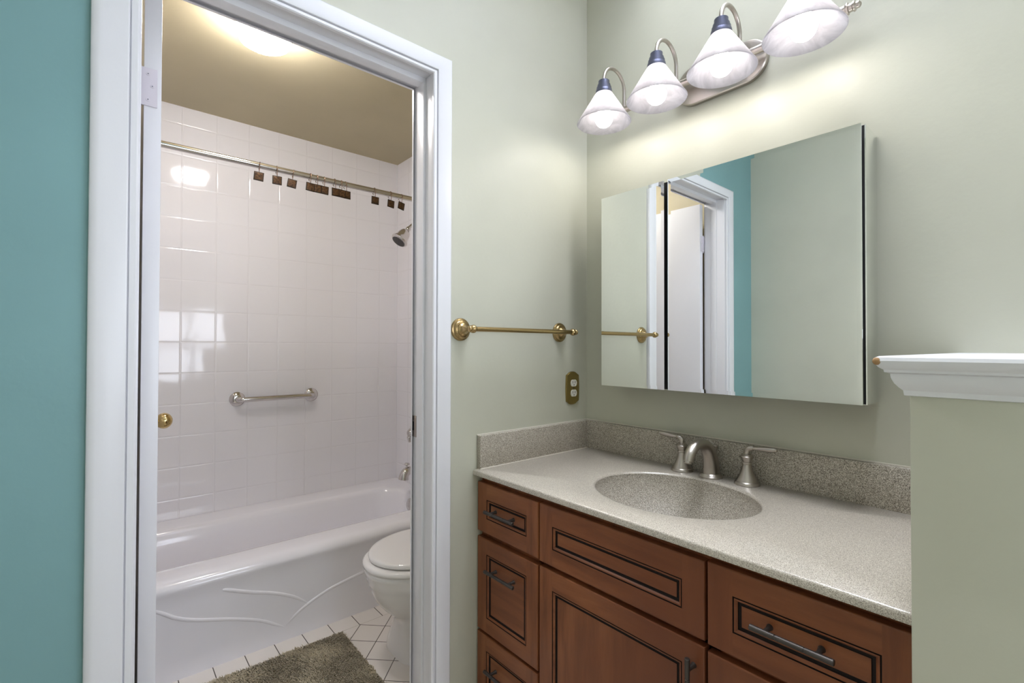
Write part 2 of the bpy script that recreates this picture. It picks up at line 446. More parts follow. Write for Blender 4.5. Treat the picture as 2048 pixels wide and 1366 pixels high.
# window behind the camera (seen in reflections) and its blind
wf = B()
for x0, x1, z0, z1 in ((WX0, WX1, WZ0, WZ0+0.04), (WX0, WX1, WZ1-0.04, WZ1), (WX0, WX0+0.04, WZ0, WZ1), (WX1-0.04, WX1, WZ0, WZ1),
                       (WX0, WX1, (WZ0+WZ1)/2-0.022, (WZ0+WZ1)/2+0.022), ((WX0+WX1)/2-0.03, (WX0+WX1)/2+0.03, WZ0, WZ1)):
    wf.box(x0, x1, YS-0.085, YS-0.045, z0, z1, 0.002)
win = struct('window_1', wf, WHITE_TRIM, 'white framed window behind the camera', 'window')
w2 = B()  # side window added out of view to even out the light
for y0, y1, z0, z1 in ((-2.90, -1.50, 1.05, 1.09), (-2.90, -1.50, 2.21, 2.25), (-2.90, -2.86, 1.05, 2.25), (-1.54, -1.50, 1.05, 2.25), (-2.22, -2.18, 1.05, 2.25)):
    w2.box(0.045, 0.085, y0, y1, z0, z1, 0.002)
struct('fill_window_2', w2, WHITE_TRIM, 'added white framed side window beyond the half wall, unseen, for fill light', 'window')
w3 = B()  # skylight shaft added out of view, deep to keep light off the upper wall
for x0, x1, y0, y1 in ((KX0-0.02, KX0, KY0, KY1), (KX1, KX1+0.02, KY0, KY1), (KX0-0.02, KX1+0.02, KY0-0.02, KY0), (KX0-0.02, KX1+0.02, KY1, KY1+0.02)):
    w3.box(x0, x1, y0, y1, ZC+0.02, ZC+1.60)
struct('fill_skylight_3', w3, WHITE_TRIM, 'added white lined skylight shaft, unseen, for fill light from above', 'window')
wb = B()
nsl = 22
for k in range(nsl):
    z = WZ0+0.03 + (WZ1-WZ0-0.07)*k/(nsl-1)
    wb.faces([(WX0+0.008, YS-0.038, z-0.003), (WX1-0.008, YS-0.038, z-0.003), (WX1-0.008, YS-0.008, z+0.003), (WX0+0.008, YS-0.008, z+0.003)], [(0, 1, 2, 3)])
blind = thing('window_blind', ((WX0+WX1)/2, YS-0.02, WZ1), 'white slatted blind hanging in the window, seen only reflected in the tub tiles', 'blind')
wb.build('slats', simple('white_blind', (0.75, 0.77, 0.80), 0.5), blind)
B().box(WX0+0.005, WX1-0.005, YS-0.04, YS-0.004, WZ1-0.03, WZ1, 0.002).build('headrail', WHITE_TRIM, blind)

# ------------------------------------------------------------------ bathtub
tub = thing('bathtub', (-0.765, 1.245, 0), 'white built-in bathtub with leaf curves embossed on its front', 'bathtub')
tb = B()
x0, x1, y0, y1 = TX+0.003, -0.003, 0.857, TY-0.002
rings = [rrect(x0, x1, y0+0.004, y1, 0.004, 0.0), rrect(x0, x1, y0+0.006, y1, 0.004, 0.26), rrect(x0, x1, y0+0.006, y1, 0.004, 0.312),
         rrect(x0, x1, y0+0.001, y1, 0.004, 0.322), rrect(x0, x1, y0+0.004, y1, 0.006, 0.336), rrect(x0, x1, y0+0.013, y1, 0.01, 0.348),
         rrect(x0, x1, y0+0.030, y1, 0.012, 0.3565), rrect(x0, x1, y0+0.055, y1, 0.014, 0.360)]
ix0, ix1, iy0, iy1 = x0+0.075, -0.085, y0+0.158, y1-0.150
def basin(d, z, r): return rrect(ix0+d, ix1-d, iy0+d, iy1-d, r, z)
rings += [basin(-0.020, 0.3605, 0.165), basin(-0.006, 0.358, 0.16), basin(0.004, 0.350, 0.158), basin(0.011, 0.336, 0.156), basin(0.020, 0.30, 0.152),
          basin(0.045, 0.16, 0.14), basin(0.060, 0.115, 0.125), basin(0.085, 0.088, 0.10), basin(0.13, 0.078, 0.08)]
tb.loft(rings, 0, False, True)
YA = y0+0.0105
for pts in ([(-1.122, 0.282), (-1.10, 0.274), (-1.022, 0.240), (-0.941, 0.210), (-0.861, 0.168), (-0.803, 0.122)],
            [(-0.40, 0.186), (-0.50, 0.187), (-0.55, 0.181), (-0.635, 0.168), (-0.719, 0.151), (-0.803, 0.120), (-0.861, 0.086), (-0.896, 0.056)],
            [(-1.40, 0.315), (-1.32, 0.266), (-1.265, 0.225), (-1.201, 0.196), (-1.088, 0.158), (-0.991, 0.117), (-0.925, 0.075), (-0.896, 0.056)]):
    sp_ = spline([(x, YA, z) for x, z in pts], 6)
    n = len(sp_)
    tb.tube(sp_, [0.0058 + 0.0030*min(1.0, 5*min(i/(n-1), 1-i/(n-1))) for i in range(n)], 16)
tb.build('tub_shell', ACRYLIC, tub, 50)
ov = B()
ov.lathe([(0.038, 0), (0.037, 0.004), (0.030, 0.009), (0.012, 0.012), (1e-5, 0.0122)], (-0.1055, 1.25, 0.296), (-1, 0, 0.10), 28)
ov.lathe([(0.004, 0), (0.003, 0.002), (1e-5, 0.0025)], (-0.117, 1.25, 0.290), (-1, 0, 0.1), 10)
ov.build('overflow_plate', CHROME, tub)

# tub spout
ts = thing('tub_spout', (0.0, 1.25, 0.493), 'chrome tub spout with diverter knob above the tub end', 'faucet')
s_ = B()
s_.lathe([(0.034, 0.0), (0.033, 0.005), (0.026, 0.009)], (0, 1.25, 0.500), (-1, 0, 0), 24)
path = spline([(-0.004, 1.25, 0.500), (-0.06, 1.25, 0.500), (-0.105, 1.25, 0.499), (-0.132, 1.25, 0.492), (-0.146, 1.25, 0.475), (-0.150, 1.25, 0.452)], 4)
s_.tube(path, [0.0235 + 0.0065*max(0.0, (i/len(path)-0.35)/0.65) for i in range(len(path))], 20)
s_.build('spout_body', CHROME, ts)
s_ = B()
s_.tube([(-0.128, 1.25, 0.512), (-0.128, 1.25, 0.534)], 0.005, 12)
s_.lathe([(0.006, 0), (0.014, 0.004), (0.016, 0.010), (0.013, 0.015), (1e-5, 0.017)], (-0.128, 1.25, 0.529), (0, 0, 1), 20)
s_.build('diverter_knob', CHROME, ts)

# tub valve
tv = thing('tub_valve', (0.0, 1.25, 0.715), 'chrome lever valve on the tiled end wall, half hidden by the door jamb', 'faucet')
s_ = B(); s_.lathe([(0.085, 0), (0.084, 0.004), (0.070, 0.009), (0.030, 0.014), (0.026, 0.045), (0.024, 0.062)], (0, 1.25, 0.715), (-1, 0, 0), 36); s_.build('escutcheon', CHROME, tv)
s_ = B(); s_.lathe([(0.024, 0.062), (0.028, 0.070), (0.030, 0.088), (0.027, 0.108), (0.018, 0.120), (1e-5, 0.123)], (0, 1.25, 0.715), (-1, 0, 0), 28)
s_.tube([(-0.100, 1.25, 0.700), (-0.116, 1.25, 0.688), (-0.110, 1.25, 0.664)], [0.015, 0.013, 0.009], 14); s_.build('lever', CHROME, tv)

# shower head
sh = thing('wall_shower', (0.0, 1.25, 1.965), 'chrome bell-shaped shower head on the tiled end wall', 'shower head')
s_ = B()
s_.lathe([(0.030, 0), (0.029, 0.003), (0.018, 0.010), (0.011, 0.013)], (0, 1.25, 1.985), (-1, 0, 0), 24)
s_.tube(spline([(0, 1.25, 1.985), (-0.04, 1.25, 1.980), (-0.085, 1.25, 1.952), (-0.128, 1.25, 1.912)], 6), 0.0095, 14)
s_.build('shower_arm', CHROME, sh)
ax = Vector((-0.60, 0.0, -0.80)).normalized(); o0 = Vector((-0.122, 1.25, 1.916))
s_ = B()
s_.lathe([(0.0125, 0), (0.0145, 0.004), (0.0145, 0.014), (0.0125, 0.018), (0.016, 0.022), (0.026, 0.032), (0.034, 0.050), (0.037, 0.070), (0.041, 0.085),
          (0.049, 0.095), (0.0505, 0.101), (0.0480, 0.106), (0.0420, 0.1115), (0.0400, 0.1120)], o0, ax, 32)
s_.build('head_bell', CHROME, sh)
s_ = B(); s_.lathe([(0.0395, 0.1121), (0.0390, 0.1140), (1e-5, 0.1150)], o0, ax, 32); s_.build('spray_face', simple('dark_rubber', (0.05, 0.045, 0.045), 0.5), sh)

# grab bar
gb = thing('grab_bar', (-0.739, TY, 0.939), 'short chrome grab bar on the tiled tub wall', 'grab bar')
GX0, GX1, GZ, GY = -0.931, -0.547, 0.938, TY-0.050
s_ = B()
c = 0.022
pts = [(GX0, TY-0.006, GZ), (GX0, TY-0.02, GZ)] + arc((GX0+c, GY+c), c, 180, 270, 7, lambda o, r, a: (o[0]+r*math.cos(a), o[1]+r*math.sin(a), GZ)) \
    + arc((GX1-c, GY+c), c, 270, 360, 7, lambda o, r, a: (o[0]+r*math.cos(a), o[1]+r*math.sin(a), GZ)) + [(GX1, TY-0.02, GZ), (GX1, TY-0.006, GZ)]
s_.tube(pts, 0.0135, 18); s_.build('bar', CHROME, gb)
for gx in (GX0, GX1):
    s_ = B(); s_.lathe([(0.038, 0), (0.038, 0.003), (0.034, 0.007), (0.021, 0.015), (0.0165, 0.016)], (gx, TY, GZ), (0, -1, 0), 32); s_.build('flange', CHROME, gb)

# shower rod and curtain hooks
RY, RZ = 0.93, 1.977
rod = thing('shower_rod', (-0.765, RY, RZ), 'bare chrome shower curtain rod above the bathtub', 'curtain rod')
s_ = B(); s_.tube([(TX, RY, RZ-0.004), (0.0, RY, RZ+0.003)], 0.0125, 24); s_.build('rod', CHROME, rod)
for xx, d in ((TX, 1), (0.0, -1)):
    s_ = B(); s_.lathe([(0.030, 0), (0.030, 0.004), (0.022, 0.012), (0.017, 0.020)], (xx, RY, RZ), (d, 0, 0), 24); s_.build('flange', CHROME, rod)
def rodz(x): return RZ - 0.004 + 0.007*(x-TX)/(-TX)
def hook_plate_mat():
    m, nt, b = newmat('mottled_bronze_tile'); p, _ = pos(nt)
    nt.links.new(ramp(nt, noise(nt, 160.0, 3.0, p), [(0.35, (0.028, 0.013, 0.006)), (0.65, (0.11, 0.055, 0.022))]), b.inputs['Base Color'])
    b.inputs['Roughness'].default_value = 0.3; b.inputs['Metallic'].default_value = 0.3; return m
HOOKPL = hook_plate_mat()
HLAB = ['leftmost brown square curtain hook, hanging alone on the shower rod', 'second curtain hook from the left, hanging straight on the rod',
        'third curtain hook from the left, plate tilted to the left', 'left hook of the middle trio of overlapping curtain hooks',
        'middle hook of the left trio of overlapping curtain hooks', 'right hook of the left trio of overlapping curtain hooks',
        'left hook of the right trio of overlapping curtain hooks', 'middle hook of the right trio of overlapping curtain hooks',
        'right hook of the right trio of overlapping curtain hooks', 'single curtain hook right of the trios, hanging straight',
        'second curtain hook from the right, swung a little left', 'rightmost curtain hook on the rod, beside the door jamb']
HLAB[3] = 'left hook of the left trio of overlapping curtain hooks'
HX = [-0.991, -0.924, -0.857, -0.787, -0.757, -0.725, -0.679, -0.648, -0.627, -0.486, -0.402, -0.342]
HT = [4.5, 1.0, 7.5, 4.0, 1.0, 2.5, 0.0, 3.0, 0.0, 2.0, 5.0, 10.0]
HZ = [-14, -8, -16, -2, -3, -6, 4, 2, 6, 0, 10, 16]
hk = thing('curtain_hook', (0, 0, 0), HLAB[0], 'curtain hook', 'square curtain hooks on the shower rod')
s_ = B()
pts = [(0, 0.0165*math.cos(R(a)), 0.0165*math.sin(R(a))) for a in range(-80, 190, 15)]
pts += [(0, -0.0160, -0.010), (0, -0.0150, -0.020), (0, -0.0155, -0.032)]
s_.tube(pts, 0.0014, 8); ring = s_.build('wire', simple('coppery_wire', (0.20, 0.125, 0.085), 0.35, 0.9), hk)
s_ = B(); s_.box(-0.0185, 0.0185, -0.0185, -0.0145, -0.0675, -0.0305, 0.0012)
fr = s_.build('plate', BRONZE, hk)
s_ = B(); s_.box(-0.0145, 0.0145, -0.0197, -0.0180, -0.0635, -0.0345, 0.0006)
ins = s_.build('plate_inset', HOOKPL, fr)
hooks = [hk]
for i in range(1, 12):
    c = hk.copy(); COL.objects.link(c)
    a = ring.copy(); a.parent = c; COL.objects.link(a)
    p_ = fr.copy(); p_.parent = c; COL.objects.link(p_)
    q = ins.copy(); q.parent = p_; COL.objects.link(q)
    hooks.append(c)
for i, h in enumerate(hooks):
    h.location = (HX[i], RY + 0.0022*((i % 3) - 1), rodz(HX[i]) - 0.0028); h.rotation_euler = (0, R(HT[i]), R(HZ[i]*0.6)); h['label'] = HLAB[i]

# ------------------------------------------------------------------ ceiling light of the bathroom
LX, LY = -1.038, 0.665
cl = thing('ceiling_light', (LX, LY, ZB), 'glowing white drum light on the bathroom ceiling', 'ceiling light')
s_ = B(); s_.lathe([(0.0935, 0), (0.0940, -0.003), (0.0940, -0.028), (0.0925, -0.030)], (LX, LY, ZB), (0, 0, 1), 40); s_.build('base', WHITE_TRIM, cl)
s_ = B(); s_.lathe([(0.0900, -0.0302), (0.0920, -0.034), (0.0925, -0.050), (0.0905, -0.068), (0.083, -0.082), (0.066, -0.092), (0.040, -0.097), (1e-5, -0.099)],
                   (LX, LY, ZB), (0, 0, 1), 48); s_.build('diffuser', DIFFUSER, cl)

# ------------------------------------------------------------------ toilet
to = thing('toilet', (-0.36, 0.455, 0), 'white toilet with closed lid between the tub and the doorway', 'toilet')
TCY = 0.455
bw = B()
def bring(xf, xb, ry, z, cy=TCY, e=2.0): return oval((xf+xb)/2, cy, (xb-xf)/2, ry, z, 64, e)
rings = [bring(-0.598, -0.15, 0.132, 0.0, 0.482, 3.8), bring(-0.598, -0.15, 0.132, 0.010, 0.482, 3.8), bring(-0.594, -0.15, 0.126, 0.05, 0.480, 3.5),
         bring(-0.588, -0.16, 0.117, 0.10, 0.474, 3.0), bring(-0.590, -0.17, 0.112, 0.135, 0.466, 2.6), bring(-0.600, -0.18, 0.115, 0.160, 0.460, 2.3),
         bring(-0.622, -0.19, 0.124, 0.180), bring(-0.648, -0.20, 0.138, 0.205), bring(-0.672, -0.21, 0.153, 0.235), bring(-0.687, -0.22, 0.163, 0.262),
         bring(-0.694, -0.225, 0.168, 0.280), bring(-0.696, -0.227, 0.169, 0.287), bring(-0.700, -0.23, 0.173, 0.305), bring(-0.708, -0.233, 0.178, 0.318), bring(-0.708, -0.235, 0.178, 0.328),
         bring(-0.716, -0.24, 0.182, 0.350), bring(-0.721, -0.245, 0.183, 0.366), bring(-0.716, -0.25, 0.178, 0.372)]
bw.loft(rings, 0, True, True)
bw.box(-0.30, -0.02, 0.335, 0.575, 0.20, 0.372, 0.02, 0, 3)
bw.build('bowl', PORCELAIN, to, 60)
st = B()
def slab(bd, cx, rx, ry, z0, z1, e):
    bd.loft([oval(cx, TCY, rx-0.008, ry-0.008, z0, 64), oval(cx, TCY, rx-0.001, ry-0.001, z0+0.004, 64), oval(cx, TCY, rx, ry, (z0+z1)/2, 64), oval(cx, TCY, rx-0.002, ry-0.002, z1-0.005, 64),
             oval(cx, TCY, rx-0.008, ry-0.008, z1-0.0012, 64), oval(cx, TCY, rx-0.018, ry-0.018, z1, 64), oval(cx, TCY, rx*0.5, ry*0.5, z1+e, 64)], 0, True, True)
slab(st, -0.506, 0.218, 0.190, 0.374, 0.396, 0.0)
st.build('seat', PORCELAIN, to, 60)
ld = B(); slab(ld, -0.478, 0.224, 0.184, 0.399, 0.420, 0.004); ld.build('lid', PORCELAIN, to, 60)
for q in (-0.075, 0.075):
    s_ = B(); s_.tube([(-0.272, TCY+q-0.02, 0.392), (-0.272, TCY+q+0.02, 0.392)], 0.011, 14); s_.build('lid_hinge', PORCELAIN, to)
s_ = B(); s_.box(-0.235, -0.012, TCY-0.225, TCY+0.225, 0.372, 0.72, 0.025, 0, 4); tank = s_.build('tank', PORCELAIN, to, 50)
s_ = B(); s_.box(-0.248, -0.008, TCY-0.235, TCY+0.235, 0.721, 0.755, 0.010, 0, 3); s_.build('tank_lid', PORCELAIN, to, 50)
s_ = B(); s_.tube([(-0.236, TCY-0.17, 0.665), (-0.256, TCY-0.17, 0.665), (-0.262, TCY-0.12, 0.660), (-0.262, TCY-0.09, 0.655)], [0.008, 0.007, 0.006, 0.007], 12); s_.build('flush_lever', CHROME, tank)

# ------------------------------------------------------------------ bath mat
mat_ = thing('bath_mat', (-0.98, 0.50, 0), 'brown shaggy bath mat on the white tile floor before the tub', 'bath mat')
MX0, MX1, MY0, MY1 = -1.30, -0.700, 0.17, 0.745
s_ = B(); s_.box(MX0+0.006, MX1-0.006, MY0+0.006, MY1-0.006, 0.0, 0.012, 0.004)
def matm():
    m, nt, b = newmat('olive_brown_pile'); p, _ = pos(nt)
    f = noise(nt, 26.0, 4.0, p, 0.65)
    nt.links.new(ramp(nt, f, [(0.3, (0.36, 0.305, 0.21)), (0.7, (0.52, 0.455, 0.33))]), b.inputs['Base Color'])
    b.inputs['Roughness'].default_value = 0.9; b.inputs['Specular IOR Level'].default_value = 0.1
    b.inputs['Sheen Weight'].default_value = 0.3; return m
PILE = matm()
s_.build('mat_backing', PILE, mat_)
pv, pf = [], []
nx, ny = 200, 192
for i in range(nx):
    for j in range(ny):
        x = MX0 + (MX1-MX0)*(i+random.random())/nx; y = MY0 + (MY1-MY0)*(j+random.random())/ny
        lean = math.sin(x*23+1.7*math.sin(y*17))*0.9 + math.sin(y*31+x*11)*0.6
        a = lean*0.9 + random.uniform(-1.5, 1.5) + 3.6
        L = random.uniform(0.010, 0.019); wd = 0.0017
        dx, dy = math.cos(a)*L*0.62, math.sin(a)*L*0.62
        px_, py_ = -math.sin(a)*wd, math.cos(a)*wd
        k = len(pv); zt = 0.010 + L*0.75
        pv += [(x-px_, y-py_, 0.009), (x+px_, y+py_, 0.009), (x+dx*0.5+px_, y+dy*0.5+py_, 0.012+L*0.5), (x+dx*0.5-px_, y+dy*0.5-py_, 0.012+L*0.5), (x+dx, y+dy, zt)]
        pf += [(k, k+1, k+2, k+3), (k+3, k+2, k+4)]
me = bpy.data.meshes.new('pile'); me.from_pydata([(a-(-0.98), b-0.50, c) for a, b, c in pv], [], pf); me.materials.append(PILE)
po = bpy.data.objects.new('pile', me); COL.objects.link(po); po.parent = mat_; po['kind'] = 'stuff'

# ------------------------------------------------------------------ vanity
XF = -0.548          # outer face of the drawer fronts
VY0, VY1 = -1.1285, -0.004
van = thing('vanity_cabinet', (-0.27, -0.565, 0), 'reddish brown wood vanity cabinet with dark bar pulls under the stone top', 'cabinet')
s_ = B()
s_.box(-0.527, -0.002, VY0, VY0+0.016, 0.10, 0.8035); s_.box(-0.527, -0.002, VY1-0.016, VY1, 0.10, 0.8035)
s_.box(-0.012, -0.002, VY0+0.016, VY1-0.016, 0.10, 0.8035); s_.box(-0.508, -0.012, VY0+0.016, VY1-0.016, 0.10, 0.118)
s_.box(-0.508, -0.012, -0.302, -0.288, 0.118, 0.66); s_.box(-0.508, -0.012, -0.792, -0.776, 0.118, 0.66)
for za, zb in ((0.775, 0.8035), (0.595, 0.640), (0.10, 0.118)): s_.box(-0.527, -0.508, VY0+0.016, VY1-0.016, za, zb)
for ya, yb in ((-0.315, -0.275), (-0.805, -0.765)): s_.box(-0.527, -0.508, ya, yb, 0.118, 0.775)
s_.box(-0.527, -0.508, -0.275, VY1-0.016, 0.290, 0.325); s_.box(-0.527, -0.508, VY0+0.016, -0.805, 0.290, 0.325)
s_.box(-0.47, -0.012, VY0, VY1, 0.0, 0.10)
s_.build('body', WOOD_V, van)
def front(name, ya, yb, za, zb, st_, rail_t, rail_b):
    # ya > yb : left edge and right edge as seen in the photo
    bd = B()
    X0 = -0.5275
    def rect(i, x): return [(x, ya-i, za+i), (x, yb+i, za+i), (x, yb+i, zb-i), (x, ya-i, zb-i)]
    # outer slab edge with eased corner
    bd.loft([rect(0, X0), rect(0, XF+0.0025), rect(0.0008, XF+0.0008), rect(0.0025, XF)], 1)
    e = 0.0025
    pa, pb, pza, pzb = ya-st_, yb+st_, za+rail_b, zb-rail_t
    # frame face: two stiles and two rails
    def quad(a, b, c, d, mi): bd.faces([(XF, a, c), (XF, b, c), (XF, b, d), (XF, a, d)], [(0, 1, 2, 3)], mi, False)
    quad(ya-e, pa, za+e, zb-e, 1); quad(pb, yb+e, za+e, zb-e, 1)
    quad(pa, pb, za+e, pza, 0); quad(pa, pb, pzb, zb-e, 0)
    def pr(i, x): return [(x, pa-i, pza+i), (x, pb+i, pza+i), (x, pb+i, pzb-i), (x, pa-i, pzb-i)]
    seq = [pr(0, XF), pr(0.0006, XF+0.0024), pr(0.0022, XF+0.0024), pr(0.0028, XF+0.0006), pr(0.0055, XF+0.0012), pr(0.0085, XF+0.0042), pr(0.0092, XF+0.0066),
           pr(0.0140, XF+0.0072), pr(0.0152, XF+0.0058), pr(0.0160, XF+0.0056)]
    mis = [2, 2, 2, 0, 0, 2, 2, 2, 0]
    bd.loft(seq, 0, False, False, True, mis)
    tall = (pzb-pza) > 0.25
    q = pr(0.0160, XF+0.0056)
    bd.faces(q, [(0, 1, 2, 3)], 1 if tall else 0, False)
    return bd.build(name, [WOOD_H, WOOD_V, GLAZE], van, 20)
def pull(parent, c, length, vert=False, r=0.0052):
    bd = B(); x = XF-0.026; h = length/2
    def P(u, xx): return (xx, c[0], c[1]+u) if vert else (xx, c[0]+u, c[1])
    g = length*0.17
    us = [-h, -h+0.0012, -h*0.35-0.0012, -h*0.35-0.0006, -h*0.35+0.0006, -h*0.35+0.0012, h*0.35-0.0012, h*0.35-0.0006, h*0.35+0.0006, h*0.35+0.0012, h-0.0012, h]
    rs = [r*0.9, r*1.08, r*0.96, r*0.8, r*0.8, r*0.96, r*0.96, r*0.8, r*0.8, r*0.96, r*1.08, r*0.9]
    bd.tube([P(u, x) for u in us], rs, 14)
    for u in (-h*0.62, h*0.62):
        bd.lathe([(0.0062, 0), (0.0058, 0.002), (0.0046, 0.005), (0.0042, 0.026)], P(u, XF), (-1, 0, 0), 14)
    return bd.build('handle', PEWTER, parent)
d1 = front('drawer', -0.006, -0.2905, 0.6245, 0.7825, 0.048, 0.050, 0.047)
pull(d1, (-0.143, 0.7050), 0.137)
d2 = front('drawer', -0.006, -0.2895, 0.3105, 0.6060, 0.048, 0.047, 0.047)
pull(d2, (-0.145, 0.5210), 0.137)
d3 = front('drawer', -0.006, -0.2895, 0.0950, 0.3010, 0.048, 0.047, 0.047)
pull(d3, (-0.145, 0.2130), 0.137)
front('false_front', -0.2965, -0.7805, 0.6220, 0.7835, 0.050, 0.053, 0.046)
dd = front('door', -0.2965, -0.7805, 0.0950, 0.6085, 0.050, 0.052, 0.055)
pull(dd, (-0.7570, 0.5230), 0.128, True)
d4 = front('drawer', -0.7865, -1.1240, 0.6190, 0.7860, 0.051, 0.050, 0.046)
pull(d4, (-0.9480, 0.7060), 0.135)
d5 = front('drawer', -0.7865, -1.1240, 0.3105, 0.6045, 0.051, 0.050, 0.050)
pull(d5, (-0.9480, 0.5230), 0.135)

# stone top with moulded-in oval bowl
vt = thing('stone_countertop', (-0.28, -0.565, 0.804), 'speckled beige stone vanity top with moulded-in oval sink', 'countertop')
bd = B()
SX, SY, RX, RYY = -0.2874, -0.552, 0.1873, 0.2263
CX0, CX1, CY0, CY1 = -0.5635, -0.001, -1.1295, -0.0015
N = 144
angs = [2*math.pi*k/N for k in range(N)]
for cx, cy in ((CX0, CY0), (CX0, CY1), (CX1, CY0), (CX1, CY1)):
    a = math.atan2(cy-SY, cx-SX) % (2*math.pi)
    k = min(range(N), key=lambda q: abs(angs[q]-a)); angs[k] = a
def orect(i, z):
    out = []
    for a in angs:
        c, s2 = math.cos(a), math.sin(a); t = 1e9
        if c > 1e-9: t = min(t, (CX1-i-SX)/c)
        if c < -1e-9: t = min(t, (CX0+i-SX)/c)
        if s2 > 1e-9: t = min(t, (CY1-i-SY)/s2)
        if s2 < -1e-9: t = min(t, (CY0+i-SY)/s2)
        out.append((SX+t*c, SY+t*s2, z))
    return out
def so(s, z, dx=0.0):
    # scale about the bowl axis; ring points follow the same angles
    out = []
    for a in angs:
        th = math.atan2(math.sin(a)/RYY, math.cos(a)/RX) if False else a
        k = 1.0/math.sqrt((math.cos(th)/RX)**2 + (math.sin(th)/RYY)**2)
        out.append((SX+dx+s*k*math.cos(th), SY+s*k*math.sin(th), z))
    return out
rings = [so(1.08, 0.8045), orect(0.012, 0.8045), orect(0.0, 0.8055), orect(0.0, 0.8175), orect(0.0012, 0.8208), orect(0.0045, 0.8230),
         so(1.045, 0.8230), so(1.02, 0.8225), so(1.0, 0.8208), so(0.990, 0.8165)]
bd.loft(rings, 0, False, False)
slabo = bd.build('counter_slab', STONE, vt, 50)
bd = B()
bd.loft([so(q, 0.8165 - 0.160*(1-(q/0.990)**2)**0.62) for q in (0.990, 0.986, 0.978, 0.965, 0.945, 0.915, 0.875, 0.82, 0.74, 0.64, 0.52, 0.38, 0.25, 0.13)], 0, False, True)
bowlo = bd.build('sink_bowl', HONED, vt, 80)
tag(bowlo, 'matte speckled oval sink bowl')
s_ = B(); s_.box(-0.0195, -0.001, CY0, -0.0015, 0.8225, 0.9305, 0.002); s_.build('backsplash', HONED, vt)
s_ = B(); s_.box(-0.548, -0.0200, -0.0200, -0.0015, 0.8225, 0.9305, 0.002); s_.build('side_splash', HONED, vt)
s_ = B(); s_.box(-0.0035, -0.0005, CY0, -0.0015, 0.9300, 0.9340, 0.001); s_.box(-0.548, -0.003, -0.0040, -0.0005, 0.9300, 0.9335, 0.001)
s_.box(-0.5485, -0.021, -0.0225, -0.0195, 0.8228, 0.8252, 0.001); s_.build('caulk_line', CAULK, vt)
s_ = B(); s_.lathe([(0.030, 0), (0.030, 0.0015), (0.024, 0.003), (0.019, 0.0012), (1e-5, 0.0016)], (SX, SY, 0.6585), (0, 0, 1), 28); s_.build('drain', NICKEL, vt)

# faucet set
FZ = 0.823
fa = thing('faucet', (-0.058, -0.547, FZ), 'brushed nickel widespread faucet with two lever handles behind the sink', 'faucet')
s_ = B()
s_.lathe([(0.040, 0), (0.040, 0.004), (0.037, 0.007), (0.035, 0.010), (0.031, 0.013)], (-0.060, -0.547, FZ), (0, 0, 1), 36, 0, 0.85, 0.86)
pth = [(-0.056, 0.832), (-0.056, 0.856), (-0.062, 0.882), (-0.078, 0.908), (-0.104, 0.927), (-0.136, 0.9325), (-0.164, 0.925), (-0.184, 0.908), (-0.192, 0.890)]
dm = [(0.0320, 0.0225), (0.0305, 0.0215), (0.0275, 0.0205), (0.0225, 0.0195), (0.0175, 0.0185), (0.0150, 0.0175), (0.0142, 0.0165), (0.0138, 0.0155), (0.0130, 0.0145)]
P3 = spline([(x, -0.547, z) for x, z in pth], 5); D3 = spline([(a, b, 0) for a, b in dm], 5)
s_.tube(P3, [(d.x, d.y) for d in D3], 28)
s_.lathe([(0.0110, 0), (0.0110, 0.006), (0.0095, 0.007)], P3[-1], (P3[-1]-P3[-3]), 20)
s_.build('spout', NICKEL, fa)
for sy, hy in ((1, -0.449), (-1, -0.6545)):
    s_ = B(); hx = -0.0565
    s_.lathe([(0.0345, 0), (0.0348, 0.003), (0.0325, 0.0065), (0.0325, 0.008), (0.0295, 0.0105), (0.0290, 0.0125), (0.0225, 0.024), (0.0165, 0.039), (0.0128, 0.054), (0.0120, 0.0585),
              (0.0138, 0.0600), (0.0142, 0.0620), (0.0138, 0.0640), (0.0120, 0.0655), (0.0128, 0.069), (0.0178, 0.0775), (0.0188, 0.0805), (0.0172, 0.0830), (0.0142, 0.0845),
              (0.0145, 0.0865), (0.0120, 0.0890), (0.0085, 0.0900)], (hx, hy, FZ), (0, 0, 1), 36)
    base = s_.build('handle', NICKEL, fa)
    s_ = B()
    pts = spline([(hx, hy, FZ+0.086), (hx, hy, FZ+0.096), (hx, hy+sy*0.004, FZ+0.1035), (hx, hy+sy*0.012, FZ+0.1065), (hx, hy+sy*0.022, FZ+0.1070), (hx, hy+sy*0.045, FZ+0.1085),
                  (hx, hy+sy*0.066, FZ+0.1100), (hx, hy+sy*0.077, FZ+0.1108)], 4)
    rr = spline([(0.0085, 0, 0), (0.0082, 0, 0), (0.0080, 0, 0), (0.0078, 0, 0), (0.0052, 0, 0), (0.0072, 0, 0), (0.0078, 0, 0), (0.0060, 0, 0)], 4)
    s_.tube(pts, [max(0.003, q.x) for q in rr], 16)
    s_.lathe([(0.0085, -0.0015), (0.0092, 0), (0.0085, 0.0015)], (hx, hy+sy*0.0165, FZ+0.1067), (0, 1, 0), 16)
    s_.sphere((hx, hy+sy*0.077, FZ+0.1108), 0.0062, 14, 8)
    s_.build('lever', NICKEL, base)
s_ = B()
s_.tube([(-0.030, -0.5465, FZ), (-0.030, -0.5465, FZ+0.075)], 0.003, 10)
s_.lathe([(0.0035, 0), (0.0050, 0.006), (0.0075, 0.018), (0.0080, 0.021), (0.0060, 0.0235), (1e-5, 0.024)], (-0.030, -0.5465, FZ+0.070), (0, 0, 1), 16)
s_.build('lift_rod', NICKEL, fa)

